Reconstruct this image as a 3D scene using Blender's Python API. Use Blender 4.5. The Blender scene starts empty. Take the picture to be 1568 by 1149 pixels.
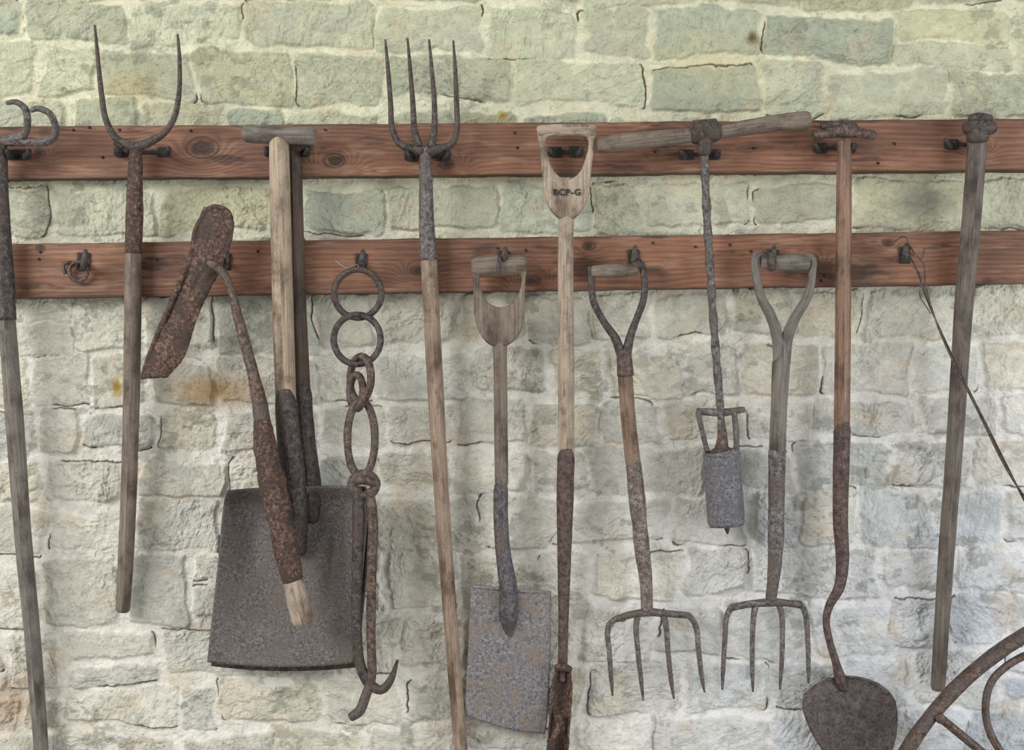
import bpy, math, random
import numpy as np
from mathutils import Vector

random.seed(4)
S = 0.00125      # metres per photo unit on the wall plane (photo measured 1568 units wide)
D = 2.7222       # camera distance to wall
CZ = 1.65
sc = bpy.context.scene
col = sc.collection
sc.view_settings.view_transform = 'Standard'
sc.view_settings.look = 'None'

def W(x, y, d=0.0):
    k = S*(D-d)/D
    return np.array([(x-784)*k, -d, CZ-(y-574.5)*k])
def lin(c):
    c = np.asarray(c, float)/255.0
    return np.where(c <= 0.04045, c/12.92, ((c+0.055)/1.055)**2.4)
def L4(c): return tuple(lin(c))+(1.0,)

# ---------------------------------------------------------------- noise
_tabs = {}
def vn(x, y, seed=0):
    if seed not in _tabs:
        _tabs[seed] = np.random.RandomState(seed+77).rand(256, 256)
    t = _tabs[seed]
    xi = np.floor(x).astype(int); yi = np.floor(y).astype(int)
    fx = x-xi; fy = y-yi
    fx = fx*fx*fx*(fx*(fx*6-15)+10); fy = fy*fy*fy*(fy*(fy*6-15)+10)
    x0 = xi & 255; x1 = (xi+1) & 255; y0 = yi & 255; y1 = (yi+1) & 255
    return ((t[x0, y0]*(1-fx)+t[x1, y0]*fx)*(1-fy)+(t[x0, y1]*(1-fx)+t[x1, y1]*fx)*fy)*2-1
def fbm(x, y, seed=0, o=4, g=0.5):
    a = 1.0; s = 0; r = 0
    for i in range(o):
        r = r+a*vn(x*2**i+13.7*i, y*2**i+7.1*i, seed+i); s += a; a *= g
    return r/s
def sst(a, b, x):
    t = np.clip((x-a)/(b-a), 0, 1); return t*t*(3-2*t)
def terr(x, w=0.22):
    f = np.floor(x); return f+sst(1-w, 1, x-f)

# ---------------------------------------------------------------- node helpers
def newmat(name):
    m = bpy.data.materials.new(name); m.use_nodes = True
    nt = m.node_tree; nt.nodes.clear()
    out = nt.nodes.new('ShaderNodeOutputMaterial')
    b = nt.nodes.new('ShaderNodeBsdfPrincipled')
    nt.links.new(b.outputs[0], out.inputs[0])
    return m, nt, b
def noise(nt, vec, scale, detail=4, rough=0.6, dist=0.0):
    n = nt.nodes.new('ShaderNodeTexNoise')
    n.inputs['Scale'].default_value = scale; n.inputs['Detail'].default_value = detail
    n.inputs['Roughness'].default_value = rough; n.inputs['Distortion'].default_value = dist
    nt.links.new(vec, n.inputs['Vector']); return n.outputs['Fac']
def ramp(nt, fac, stops):
    r = nt.nodes.new('ShaderNodeValToRGB'); e = r.color_ramp.elements
    while len(e) < len(stops): e.new(0.5)
    for i, (p, c) in enumerate(stops):
        e[i].position = p; e[i].color = c if len(c) == 4 else L4(c)
    nt.links.new(fac, r.inputs[0]); return r.outputs[0]
def mix(nt, f, a, b, mode='MIX'):
    m = nt.nodes.new('ShaderNodeMix'); m.data_type = 'RGBA'; m.blend_type = mode
    if isinstance(f, float): m.inputs[0].default_value = f
    else: nt.links.new(f, m.inputs[0])
    nt.links.new(a, m.inputs[6])
    if isinstance(b, tuple): m.inputs[7].default_value = b
    else: nt.links.new(b, m.inputs[7])
    return m.outputs[2]
def bump(nt, b, h, strength, dist):
    n = nt.nodes.new('ShaderNodeBump'); n.inputs['Strength'].default_value = strength
    n.inputs['Distance'].default_value = dist
    nt.links.new(h, n.inputs['Height']); nt.links.new(n.outputs[0], b.inputs['Normal'])
def texco(nt, out='Object', scale=None):
    t = nt.nodes.new('ShaderNodeTexCoord')
    if scale is None: return t.outputs[out]
    m = nt.nodes.new('ShaderNodeMapping'); m.inputs['Scale'].default_value = scale
    nt.links.new(t.outputs[out], m.inputs[0]); return m.outputs[0]
G = lambda v: (v, v, v, 1.0)

def wood_mat(name, dark, mid, light, rough=0.72, bl=0.0):
    m, nt, b = newmat(name)
    dark = tuple(0.6*d_+0.4*m_ for d_, m_ in zip(dark, mid)); light = tuple(0.75*d_+0.25*m_ for d_, m_ in zip(light, mid))
    v = texco(nt, 'UV', (300, 8, 1)); v2 = texco(nt, 'UV', (34, 12, 1)); v3 = texco(nt, 'UV', (520, 7, 1)); v4 = texco(nt, 'UV', (14, 9, 1)); v5 = texco(nt, 'UV', (500, 300, 1))
    n1 = noise(nt, v, 1.0, 5, 0.65, 0.3); n2 = noise(nt, v2, 1.0, 5, 0.65); n3 = noise(nt, v3, 1.0, 3, 0.6); n4 = noise(nt, v4, 1.0, 5, 0.7); n5 = noise(nt, v5, 1.0, 3, 0.6)
    c = ramp(nt, n1, [(0.3, dark), (0.5, mid), (0.72, light)])
    c = mix(nt, 1.0, c, ramp(nt, n2, [(0.3, G(0.6)), (0.52, G(0.98)), (0.75, G(1.14))]), 'MULTIPLY')
    c = mix(nt, 1.0, c, ramp(nt, n4, [(0.36, (165, 152, 142)), (0.52, G(1.0))]), 'MULTIPLY')
    c = mix(nt, 1.0, c, ramp(nt, n3, [(0.31, G(0.4)), (0.39, G(1.0))]), 'MULTIPLY')
    c = mix(nt, 1.0, c, ramp(nt, n5, [(0.34, G(0.75)), (0.5, G(1.0))]), 'MULTIPLY')
    nt.links.new(c, b.inputs['Base Color']); b.inputs['Roughness'].default_value = rough
    bump(nt, b, n1, 0.4, 0.0012)
    return m
def metal_mat(name, dark, mid, light, scale=90, rough=0.62, metallic=0.2, bmp=0.5, patch=None):
    m, nt, b = newmat(name)
    v = texco(nt, 'Object')
    n1 = noise(nt, v, scale, 5, 0.7); n2 = noise(nt, v, scale*0.16, 5, 0.65, 0.5); n3 = noise(nt, v, scale*3.2, 3, 0.6)
    c = ramp(nt, n1, [(0.36, dark), (0.5, mid), (0.64, light)])
    if patch: c = mix(nt, ramp(nt, n2, [(0.45, G(0)), (0.6, G(0.85))]), c, L4(patch))
    c = mix(nt, 1.0, c, ramp(nt, n3, [(0.36, G(0.45)), (0.5, G(1.0)), (0.7, G(1.25))]), 'MULTIPLY')
    nt.links.new(c, b.inputs['Base Color']); b.inputs['Roughness'].default_value = rough
    b.inputs['Metallic'].default_value = metallic
    bump(nt, b, n1, bmp, 0.003)
    return m

# materials
W_gray = wood_mat('wood_weathered_grey', (74, 69, 64), (116, 109, 102), (146, 139, 131))
W_grbr = wood_mat('wood_grey_brown', (76, 66, 57), (122, 109, 97), (150, 137, 124))
W_tan = wood_mat('wood_tan', (108, 93, 76), (166, 148, 127), (194, 178, 156))
W_dark = wood_mat('wood_dark', (50, 42, 36), (86, 72, 61), (114, 97, 84))
W_pink = wood_mat('wood_pinkish', (98, 81, 67), (150, 129, 112), (180, 159, 142))
W_ash = wood_mat('wood_ash', (106, 92, 78), (166, 149, 131), (194, 179, 162))
W_brn = wood_mat('wood_brown', (80, 63, 51), (130, 108, 91), (158, 136, 117))
W_red = wood_mat('wood_varnished', (70, 48, 37), (126, 95, 75), (168, 134, 108), 0.5)
W_slate = wood_mat('wood_dark_grey', (68, 61, 55), (102, 93, 85), (130, 120, 110))
M_rust = metal_mat('iron_rust', (48, 38, 33), (90, 72, 63), (126, 104, 92), 110, patch=(88, 80, 77))
M_rustor = metal_mat('iron_rust_flaky', (42, 31, 26), (90, 67, 56), (138, 110, 95), 150, bmp=1.0, patch=(68, 54, 48))
M_dark = metal_mat('iron_dark', (38, 34, 32), (70, 62, 59), (100, 91, 87), 110, patch=(82, 69, 61))
M_iron = metal_mat('iron_black', (22, 20, 20), (42, 38, 37), (66, 60, 58), 110)
M_grey = metal_mat('iron_grey', (58, 55, 56), (98, 93, 93), (136, 129, 126), 120, patch=(96, 84, 77))
M_scoop = metal_mat('scoop_steel', (76, 71, 71), (106, 100, 99), (136, 129, 125), 190, patch=(108, 99, 94))
M_spade = metal_mat('spade_steel', (88, 86, 89), (124, 121, 125), (152, 148, 150), 170, patch=(132, 119, 110))
M_round = metal_mat('pan_steel', (70, 62, 61), (84, 75, 74), (98, 89, 87), 60, bmp=0.15)
M_brnm = metal_mat('socket_brown', (54, 43, 40), (84, 67, 62), (108, 88, 82), 90, bmp=0.3)
M_slm = metal_mat('socket_slate', (54, 52, 56), (84, 81, 85), (112, 107, 110), 100, bmp=0.3, patch=(98, 86, 79))
M_cyl = metal_mat('can_metal', (72, 72, 77), (106, 105, 111), (142, 139, 139), 200, bmp=0.4, patch=(98, 95, 100))
M_pale = metal_mat('fork_pale', (76, 68, 63), (118, 108, 101), (150, 139, 131), 110, patch=(94, 80, 72))

# ---------------------------------------------------------------- builders
def empty(name, x, y, d):
    e = bpy.data.objects.new(name, None); e.empty_display_size = 0.05
    e.location = W(x, y, d); col.objects.link(e); return e
def finish(name, parent, verts, faces, mat, uvs=None, smooth=True):
    me = bpy.data.meshes.new(name)
    off = np.array(parent.location) if parent else np.zeros(3)
    v = np.asarray(verts)-off
    me.from_pydata(v.tolist(), [], faces)
    if uvs is not None:
        uv = me.uv_layers.new(name='UVMap')
        li = np.zeros(len(me.loops), int); me.loops.foreach_get('vertex_index', li)
        uv.data.foreach_set('uv', np.asarray(uvs)[li].astype(np.float32).ravel())
    me.materials.append(mat)
    if smooth: me.polygons.foreach_set('use_smooth', [True]*len(me.polygons))
    ob = bpy.data.objects.new(name, me); col.objects.link(ob)
    if parent: ob.parent = parent
    return ob

def catmull(P, closed, n):
    P = np.asarray(P, float); N = len(P)
    if N == 2 and not closed:
        t = np.linspace(0, 1, n)[:, None]; return P[0]*(1-t)+P[1]*t
    out = []
    segs = N if closed else N-1
    per = max(2, n//segs)
    for i in range(segs):
        if closed: a, b, c, d = P[(i-1) % N], P[i], P[(i+1) % N], P[(i+2) % N]
        else:
            b, c = P[i], P[i+1]
            a = P[i-1] if i > 0 else 2*b-c
            d = P[i+2] if i+2 < N else 2*c-b
        t0 = 0; al = 0.5
        t1 = t0+max(np.linalg.norm(b-a), 1e-6)**al; t2 = t1+max(np.linalg.norm(c-b), 1e-6)**al; t3 = t2+max(np.linalg.norm(d-c), 1e-6)**al
        for k in range(per):
            t = t1+(t2-t1)*k/per
            A1 = (t1-t)/(t1-t0)*a+(t-t0)/(t1-t0)*b; A2 = (t2-t)/(t2-t1)*b+(t-t1)/(t2-t1)*c; A3 = (t3-t)/(t3-t2)*c+(t-t2)/(t3-t2)*d
            B1 = (t2-t)/(t2-t0)*A1+(t-t0)/(t2-t0)*A2; B2 = (t3-t)/(t3-t1)*A2+(t-t1)/(t3-t1)*A3
            out.append((t2-t)/(t2-t1)*B1+(t-t1)/(t2-t1)*B2)
    if not closed: out.append(P[-1])
    return np.array(out)

_tc = [0]
def tube(name, parent, pts, mat, seg=18, lump=0.0, lumpf=60, flat=1.0, closed=False, notch=0.0, roundend=True, step=0.006, twist=0.0):
    _tc[0] += 1; sd = _tc[0]
    P = []
    for p in pts:
        w = W(p[0], p[1], p[2]); P.append([w[0], w[1], w[2]])
    R = np.array([p[3]*S*(D-p[2])/D for p in pts])
    P = np.array(P)
    C = catmull(P, closed, 24*len(P))
    if closed: C = np.vstack([C, C[:1]])
    dl = np.linalg.norm(np.diff(C, axis=0), axis=1); s = np.concatenate([[0], np.cumsum(dl)]); Ltot = s[-1]
    cp = []
    last = 0
    if not closed:
        for q in P:
            dd = np.linalg.norm(C[last:]-q, axis=1)
            j = last+int(np.argmin(dd)); cp.append(s[j]); last = j
    n = max(6, int(Ltot/step)+1)
    ss = np.linspace(0, Ltot, n)
    X = np.stack([np.interp(ss, s, C[:, k]) for k in range(3)], 1)
    if closed: rr = np.full(n, R.mean())
    else: rr = np.interp(ss, cp, R)
    T = np.gradient(X, axis=0)
    if closed:
        T[0] = T[-1] = (X[1]-X[-2])
    T /= np.linalg.norm(T, axis=1)[:, None]+1e-12
    ref = np.array([0, -1.0, 0])
    if abs(T[0] @ ref) > 0.9: ref = np.array([0, 0, 1.0])
    N = np.zeros_like(X); v = ref
    for i in range(n):
        v = v-(v @ T[i])*T[i]; v /= np.linalg.norm(v)+1e-12; N[i] = v
    if twist:
        B0 = np.cross(T, N); a = ss*twist
        N = N*np.cos(a)[:, None]+B0*np.sin(a)[:, None]
    B = np.cross(T, N)
    if not closed and roundend:
        r0, r1 = rr[0], rr[-1]
        ex = [0, r0*0.08, r0*0.3, r0*0.6]; ey = [Ltot-r1*0.6, Ltot-r1*0.3, Ltot-r1*0.08, Ltot]
        s2 = np.array(sorted(set(ex+[q for q in ss if r0*0.6 < q < Ltot-r1*0.6]+ey)))
        f = lambda A: np.stack([np.interp(s2, ss, A[:, k]) for k in range(3)], 1)
        X, T, N, B = f(X), f(T), f(N), f(B); rr = np.interp(s2, ss, rr); ss = s2; n = len(ss)
        d0 = np.clip(ss/(r0*0.6+1e-9), 0, 1); d1 = np.clip((Ltot-ss)/(r1*0.6+1e-9), 0, 1)
        q = (0.62+0.38*np.sqrt(1-(1-d0)**2))*(0.62+0.38*np.sqrt(1-(1-d1)**2))
        rr = rr*q
    th = np.linspace(0, 2*np.pi, seg+1)
    verts = []; uvs = []
    rm = R.mean()
    for i in range(n):
        c, sn = np.cos(th), np.sin(th)
        if notch:
            side = (1-np.abs(c))*notch*(1-ss[i]/Ltot)
            si = np.minimum(ss[i]+side, Ltot)
            Xi = np.stack([np.interp(si, ss, X[:, k]) for k in range(3)], 1)
            ri = np.interp(si, ss, rr)
        else:
            Xi = X[i][None, :]; ri = rr[i]; si = ss[i]+0*c
        if lump:
            lx = (c+2)*rm*lumpf*1.0; ly = (sn+2)*rm*lumpf+si*lumpf
            ri = ri*(1+lump*fbm(lx+sd*3.1, ly, 5, 3)+lump*0.8*vn(np.full_like(c, sd*5.3), si*lumpf*0.5, 9))
        V = Xi+(np.outer(c*ri, N[i]) if np.ndim(ri) else ri*np.outer(c, N[i]))*flat+(np.outer(sn*ri, B[i]) if np.ndim(ri) else ri*np.outer(sn, B[i]))
        verts.append(V); uvs.append(np.stack([th*rm+sd*0.37, si+sd*0.11], 1))
    verts = np.concatenate(verts); uvs = np.concatenate(uvs)
    m = seg+1; F = []
    for i in range(n-1):
        for j in range(seg):
            a = i*m+j; F.append((a, a+m, a+m+1, a+1))
    if not closed:
        F.append(tuple(range(0, seg))); F.append(tuple(reversed(range((n-1)*m, (n-1)*m+seg))))
    ob = finish(name, parent, verts, F, mat, uvs)
    if not closed:
        ob.data.polygons[len(F)-1].use_smooth = False; ob.data.polygons[len(F)-2].use_smooth = False
    return ob

def ring(name, parent, cx, cy, rx, ry, d, r, mat, dt=0.0, ang=0.0, lump=0.06, dx=0.0):
    pts = []
    for k in range(16):
        a = 2*math.pi*k/16
        x = rx*math.cos(a); y = ry*math.sin(a)
        X = cx+x*math.cos(ang)-y*math.sin(ang); Y = cy+x*math.sin(ang)+y*math.cos(ang)
        pts.append((X, Y, d+dt*math.sin(a)+dx*math.cos(a), r))
    return tube(name, parent, pts, mat, seg=14, closed=True, lump=lump)

def loft(name, parent, Lp, Rp, dfun, mat, thick=0.003, nr=50, nc=40, spline=True, bow=0.0, tbow=0.0, ragged=0.0):
    Lp = np.array(Lp, float); Rp = np.array(Rp, float)
    def res(P):
        C = catmull(P, False, 12*len(P)) if spline else P
        s = np.concatenate([[0], np.cumsum(np.linalg.norm(np.diff(C, axis=0), axis=1))]); s /= s[-1]
        t = np.linspace(0, 1, nr)
        return np.stack([np.interp(t, s, C[:, 0]), np.interp(t, s, C[:, 1])], 1)
    A, B = res(Lp), res(Rp)
    verts = []; uvs = []
    for i in range(nr):
        v = i/(nr-1)
        for j in range(nc):
            u = j/(nc-1)
            p = A[i]*(1-u)+B[i]*u
            y = p[1]+bow*4*u*(1-u)*v**3+tbow*4*u*(1-u)*(1-v)**3
            x = p[0]
            if ragged and (j in (0, nc-1) or i in (0, nr-1)):
                x += ragged*random.uniform(-1, 1); y += ragged*random.uniform(-1, 1)
            verts.append(W(x, y, dfun(u, v))); uvs.append((u*0.15, v*0.3))
    F = [(i*nc+j, i*nc+j+1, (i+1)*nc+j+1, (i+1)*nc+j) for i in range(nr-1) for j in range(nc-1)]
    F = [tuple(reversed(f)) for f in F]
    ob = finish(name, parent, verts, F, mat, uvs)
    md = ob.modifiers.new('solid', 'SOLIDIFY'); md.thickness = thick; md.offset = 0
    return ob

def board(name, parent, outer, holes, d, half, bev, mat):
    """solid cut-out shape with holes"""
    cu = bpy.data.curves.new(name, 'CURVE'); cu.dimensions = '2D'; cu.fill_mode = 'BOTH'
    for pl in [outer]+holes:
        Q = catmull([(p[0], p[1]) for p in pl], True, 8*len(pl))
        sp = cu.splines.new('POLY'); sp.points.add(len(Q)-1); sp.use_cyclic_u = True
        for k, q in enumerate(Q):
            w = W(q[0], q[1], d); sp.points[k].co = (w[0], w[2], 0, 1)
    cu.extrude = max(half-bev, 0.0002); cu.bevel_depth = bev; cu.bevel_resolution = 3
    cu.offset = -bev
    t = bpy.data.objects.new('t', cu); col.objects.link(t)
    me = bpy.data.meshes.new_from_object(t.evaluated_get(bpy.context.evaluated_depsgraph_get()))
    bpy.data.objects.remove(t)
    off = np.array(parent.location)
    n = len(me.vertices); co = np.zeros(n*3); me.vertices.foreach_get('co', co); co = co.reshape(-1, 3)
    new = np.stack([co[:, 0], -d-co[:, 2], co[:, 1]], 1)-off
    me.vertices.foreach_set('co', new.ravel())
    uv = me.uv_layers.new(name='UVMap') if not me.uv_layers else me.uv_layers[0]
    li = np.zeros(len(me.loops), int); me.loops.foreach_get('vertex_index', li)
    u2 = np.stack([new[:, 0]+new[:, 1]*0.7, new[:, 2]], 1)
    uv.data.foreach_set('uv', u2[li].astype(np.float32).ravel())
    me.materials.clear(); me.materials.append(mat)
    ob = bpy.data.objects.new(name, me); col.objects.link(ob); ob.parent = parent
    for p in me.polygons: p.use_smooth = True
    try: me.set_sharp_from_angle(angle=math.radians(40))
    except Exception: pass
    return ob

def block(name, parent, x0, y0, x1, y1, d0, d1, mat, bev=0.002):
    v = []
    for d in (d0, d1):
        for (x, y) in ((x0, y0), (x1, y0), (x1, y1), (x0, y1)): v.append(W(x, y, d))
    F = [(0, 1, 2, 3), (7, 6, 5, 4), (0, 4, 5, 1), (1, 5, 6, 2), (2, 6, 7, 3), (3, 7, 4, 0)]
    ob = finish(name, parent, v, F, mat, [(p[0], p[2]) for p in v], smooth=False)
    b = ob.modifiers.new('bev', 'BEVEL'); b.width = bev; b.segments = 2
    return ob

# ================================================================ WALL
def build_wall():
    xs = np.concatenate([np.linspace(-1.9, -1.03, 90, endpoint=False), np.linspace(-1.03, 1.03, 1560, endpoint=False), np.linspace(1.03, 1.9, 90)])
    zs = np.concatenate([np.linspace(0, 0.9, 90, endpoint=False), np.linspace(0.9, 2.4, 1140, endpoint=False), np.linspace(2.4, 2.9, 50)])
    gx, gz = np.meshgrid(xs, zs)
    px = gx/S+784; py = 574.5-(gz-CZ)/S
    wx = px+14*fbm(px/95, py/95, 11, 3)+4.0*fbm(px/18, py/18, 15, 4, .6)
    wy = py+12*fbm(px/110, py/80, 21, 3)+4.0*fbm(px/18, py/18, 25, 4, .6)
    rows = [  # (top left, top right, bottom left, bottom right, joints)
        (-70, -60, 2, 20, [40, 210, 375, 555, 735, 890, 1060, 1230, 1400, 1545]),
        (2, 20, 66, 108, [36, 200, 375, 572, 745, 890, 990, 1165, 1370, 1545]),
        (66, 108, 150, 186, [150, 300, 456, 590, 785, 985, 1165, 1265, 1448]),
        (150, 186, 212, 262, [95, 210, 345, 440, 590, 700, 795, 925, 1040, 1160, 1262, 1400]),
        (212, 262, 288, 268, [70, 200, 330, 470, 640, 800, 960, 1100, 1260, 1420]),
        (288, 268, 368, 352, [75, 242, 412, 455, 588, 765, 910, 985, 1148, 1308, 1475]),
        (368, 352, 452, 436, [60, 190, 330, 470, 640, 800, 960, 1100, 1260, 1420]),
        (452, 436, 545, 520, [20, 118, 215, 330, 490, 582, 700, 800, 905, 1000, 1118, 1215, 1318, 1485]),
        (545, 520, 627, 600, [45, 138, 225, 325, 485, 575, 728, 838, 925, 1048, 1130, 1250, 1398, 1500]),
        (627, 600, 704, 668, [50, 115, 236, 328, 490, 590, 700, 805, 925, 1010, 1130, 1250, 1400, 1530]),
        (704, 668, 770, 745, [62, 215, 350, 480, 580, 700, 810, 895, 1075, 1220, 1360, 1490]),
        (770, 745, 852, 830, [75, 210, 340, 450, 570, 740, 850, 1020, 1150, 1230, 1310, 1430, 1540]),
        (852, 830, 970, 902, [70, 190, 290, 500, 590, 700, 820, 905, 1040, 1150, 1345, 1460]),
        (970, 902, 1062, 992, [108, 240, 400, 520, 615, 705, 880, 1000, 1110, 1240, 1360, 1450]),
        (1062, 992, 1125, 1080, [30, 110, 270, 330, 500, 620, 740, 900, 1040, 1180, 1290, 1400, 1530]),
        (1125, 1080, 1205, 1180, [90, 180, 270, 420, 560, 700, 880, 1000, 1180, 1330, 1480]),
    ]
    rg = random.Random(9)
    def gen():
        x = -740+rg.uniform(0, 80); L = []
        while x < 2350: L.append(x); x += rg.uniform(85, 190)
        return L
    allrows = []
    y = -70
    for k in range(6):
        h = rg.uniform(65, 100); allrows.append((y-h, y-h+10, y, y+10 if k == 0 else y+10, gen())); y -= h
    for r in rows:
        j = r[4]; pre = []; x = j[0]-rg.uniform(90, 160)
        while x > -740: pre.append(x); x -= rg.uniform(90, 170)
        post = []; x = j[-1]+rg.uniform(90, 160)
        while x < 2350: post.append(x); x += rg.uniform(90, 170)
        allrows.append((r[0], r[1], r[2], r[3], pre[::-1]+j+post))
    yl, yr = 1205, 1180
    for k in range(9):
        h = rg.uniform(65, 105); allrows.append((yl, yr, yl+h, yr+h, gen())); yl += h; yr += h
    sd = np.full(gx.shape, 60.0); hs = np.zeros(gx.shape); cid = np.zeros(gx.shape); cid2 = np.zeros(gx.shape); cs = np.zeros(gx.shape)
    xpx = xs/S+784; zpx = 574.5-(zs-CZ)/S
    for (tl, tr, bl, br, J) in allrows:
        for a, b in zip(J[:-1], J[1:]):
            if b-a < 14: continue
            cx = (a+b)/2; f = cx/1568
            t = tl+(tr-tl)*f; bt = bl+(br-bl)*f
            g = rg.uniform(3.5, 7.5)
            t2 = t+g+rg.uniform(-5, 7); b2 = bt-g+rg.uniform(-7, 5)
            parts = [(a+g, b-g, t2, b2)]
            if bt-t > 85 and b-a > 90 and rg.random() < 0.15:
                mm = (t+bt)/2+rg.uniform(-8, 8); parts = [(a+g, b-g, t2, mm-g), (a+g, b-g, mm+g, b2)]
            for (x0, x1, y0, y1) in parts:
                i0 = np.searchsorted(xpx, x0-40); i1 = np.searchsorted(xpx, x1+40)
                k0 = np.searchsorted(-zpx, -(y1+40)); k1 = np.searchsorted(-zpx, -(y0-40))
                if i1 <= i0 or k1 <= k0: continue
                sl = (slice(k0, k1), slice(i0, i1))
                X = wx[sl]; Y = wy[sl]
                mx, my = (x0+x1)/2, (y0+y1)/2
                sk = rg.uniform(-0.08, 0.08)
                X2 = X-(Y-my)*sk*1.5; Y2 = Y-(X-mx)*sk*0.6
                r = rg.uniform(3, 10)
                qx = np.abs(X2-mx)-(x1-x0)/2+r; qy = np.abs(Y2-my)-(y1-y0)/2+r
                s = np.hypot(np.maximum(qx, 0), np.maximum(qy, 0))+np.minimum(np.maximum(qx, qy), 0)-r
                ang = rg.uniform(-1.0, 1.0)+(math.pi/2 if rg.random() < 0.5 else 0); ca, sa = math.cos(ang), math.sin(ang)
                u = X*ca+Y*sa; v = -X*sa+Y*ca
                so = rg.uniform(0, 50)
                chis = rg.random() < 0.4
                ridge = 1-np.abs(fbm(u/(26 if not chis else 40)+so, v/(7 if not chis else 4.5), 31, 3))*2.2
                tf = fbm(u/52+so, v/28, 41, 4, .5)
                rough = rg.choice([.4, .7, 1.0, 1.4])
                ter = terr(tf*4.0+so)-so
                ter2 = terr(fbm(X/20+so, Y/14, 45, 3, .6)*3.0)
                amp = rg.uniform(0.5, 1.3)
                h = rg.uniform(4.5, 9.5)+(X-mx)*rg.uniform(-.025, .025)+(Y-my)*rg.uniform(-.04, .04)+amp*1.2*ridge+rough*(1.6*ter+1.0*ter2)
                m = s < sd[sl]
                side = rg.choice(['b', 'b', 'l', 'r', 'n', 't'])
                if side == 'b': cm_ = (Y2 > my) & (qy > qx)
                elif side == 't': cm_ = (Y2 < my) & (qy > qx)
                elif side == 'l': cm_ = (X2 < mx) & (qx > qy-4)
                elif side == 'r': cm_ = (X2 > mx) & (qx > qy-4)
                else: cm_ = X2 < -1e9
                sd[sl] = np.where(m, s, sd[sl]); hs[sl] = np.where(m, h, hs[sl]); cs[sl] = np.where(m, cm_*1.0, cs[sl])
                cid[sl] = np.where(m, rg.random(), cid[sl]); cid2[sl] = np.where(m, rg.random(), cid2[sl])
    smear = fbm(px/60, py/50, 51, 4)
    edge = sst(3, -3, sd+7*smear)
    mort = 1.0+1.6*fbm(px/34, py/24, 61, 4)+0.5*terr(fbm(px/18, py/12, 66, 3)*3)
    H = mort+(hs-mort)*edge
    H += 2.6*fbm(px/60, py/50, 71, 3)+(0.4+0.6*edge)*fbm(px/8, py/7, 75, 3, .6)
    fl = fbm(px/40+3, py/28, 81, 5, .6); H += 1.5*sst(0.02, 0.05, fl)+1.1*sst(-0.25, -0.22, fl)
    cm = sst(0.02, 0.2, fbm(px/60, py/60, 91, 2))*cs
    crack = np.exp(-((sd-1.5+1.5*fbm(px/20, py/20, 93, 2))/1.0)**2)*cm
    hair = np.exp(-(fbm(px/90, py/60, 95, 4)/0.0045)**2)*sst(0.3, 0.45, fbm(px/120+9, py/120, 97, 2))*0.6
    H -= 5*crack+1.2*hair
    H = np.clip(H, -9, 17)
    # colours -------------------------------------------------
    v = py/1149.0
    vy = sst(0.15, 0.55, v)[..., None]  # greenish bounce light on the upper wall, painted into the colours
    vr = (sst(0.3, 0.9, v)*sst(0.35, 1.0, px/1568))[..., None]  # cool window light towards lower right, also painted into the colours
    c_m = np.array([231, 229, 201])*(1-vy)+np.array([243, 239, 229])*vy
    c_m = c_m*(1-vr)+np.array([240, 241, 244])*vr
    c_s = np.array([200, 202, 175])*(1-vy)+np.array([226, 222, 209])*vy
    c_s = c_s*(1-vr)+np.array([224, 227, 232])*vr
    var = ((cid-0.5)*2)[..., None]
    c_s = c_s*(1+var*0.05)+np.where(cid2[..., None] > 0.76, np.array([-13, -9, -5]), np.where(cid2[..., None] < 0.15, np.array([3, -1, -8]), 0))*(1-0.3*vy)
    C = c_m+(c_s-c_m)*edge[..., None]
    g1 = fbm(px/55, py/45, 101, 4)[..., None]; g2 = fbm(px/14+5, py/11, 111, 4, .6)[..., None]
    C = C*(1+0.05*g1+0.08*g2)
    gp = (sst(0.12, 0.3, fbm(px/60+20, py/40, 121, 5, .6))*(0.4+0.6*edge))[..., None]
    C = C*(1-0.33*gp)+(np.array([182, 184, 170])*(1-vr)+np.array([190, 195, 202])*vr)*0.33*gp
    wp = sst(0.24, 0.47, fbm(px/55+40, py/40, 131, 5, .6))[..., None]
    C = C*(1-0.3*wp)+np.array([214, 194, 164])*0.3*wp
    dg = sst(0.2, 0.34, fbm(px/24+60, py/18, 141, 5, .62)+0.05)[..., None]*sst(0.0, 0.3, fbm(px/140, py/140+8, 145, 2))[..., None]
    C = C*(1-0.32*dg)+np.array([120, 122, 110])*0.32*dg
    for (sx, sy, rx, ry, cc, st) in [(325, 598, 60, 20, (200, 146, 88), .6), (180, 592, 6, 12, (165, 120, 30), .85), (770, 178, 5, 5, (180, 130, 30), .9),
                                     (1150, 60, 7, 9, (90, 66, 36), .95), (1420, 310, 45, 28, (124, 128, 120), .7), (200, 130, 40, 22, (200, 182, 126), .5),
                                     (15, 1075, 40, 35, (190, 156, 122), .55), (1085, 95, 80, 48, (206, 195, 150), .4), (600, 285, 30, 12, (156, 156, 124), .5)]:
        w = np.exp(-(((px-sx)/rx)**2+((py-sy)/ry)**2)*(1+0.8*fbm(px/9, py/9, 151, 3)))[..., None]*st
        C = C*(1-w)+np.array(cc)*w
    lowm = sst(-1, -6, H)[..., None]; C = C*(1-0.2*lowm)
    C = C*(1-0.75*crack[..., None])+np.array([84, 70, 54])*0.75*crack[..., None]
    C = C*(1-0.4*hair[..., None])
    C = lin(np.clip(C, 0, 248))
    ny, nx = gx.shape
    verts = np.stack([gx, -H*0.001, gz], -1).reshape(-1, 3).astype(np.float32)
    idx = np.arange(ny*nx).reshape(ny, nx)
    q = np.stack([idx[:-1, :-1], idx[:-1, 1:], idx[1:, 1:], idx[1:, :-1]], -1).reshape(-1, 4).astype(np.int32)
    me = bpy.data.meshes.new('wall_back')
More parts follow.
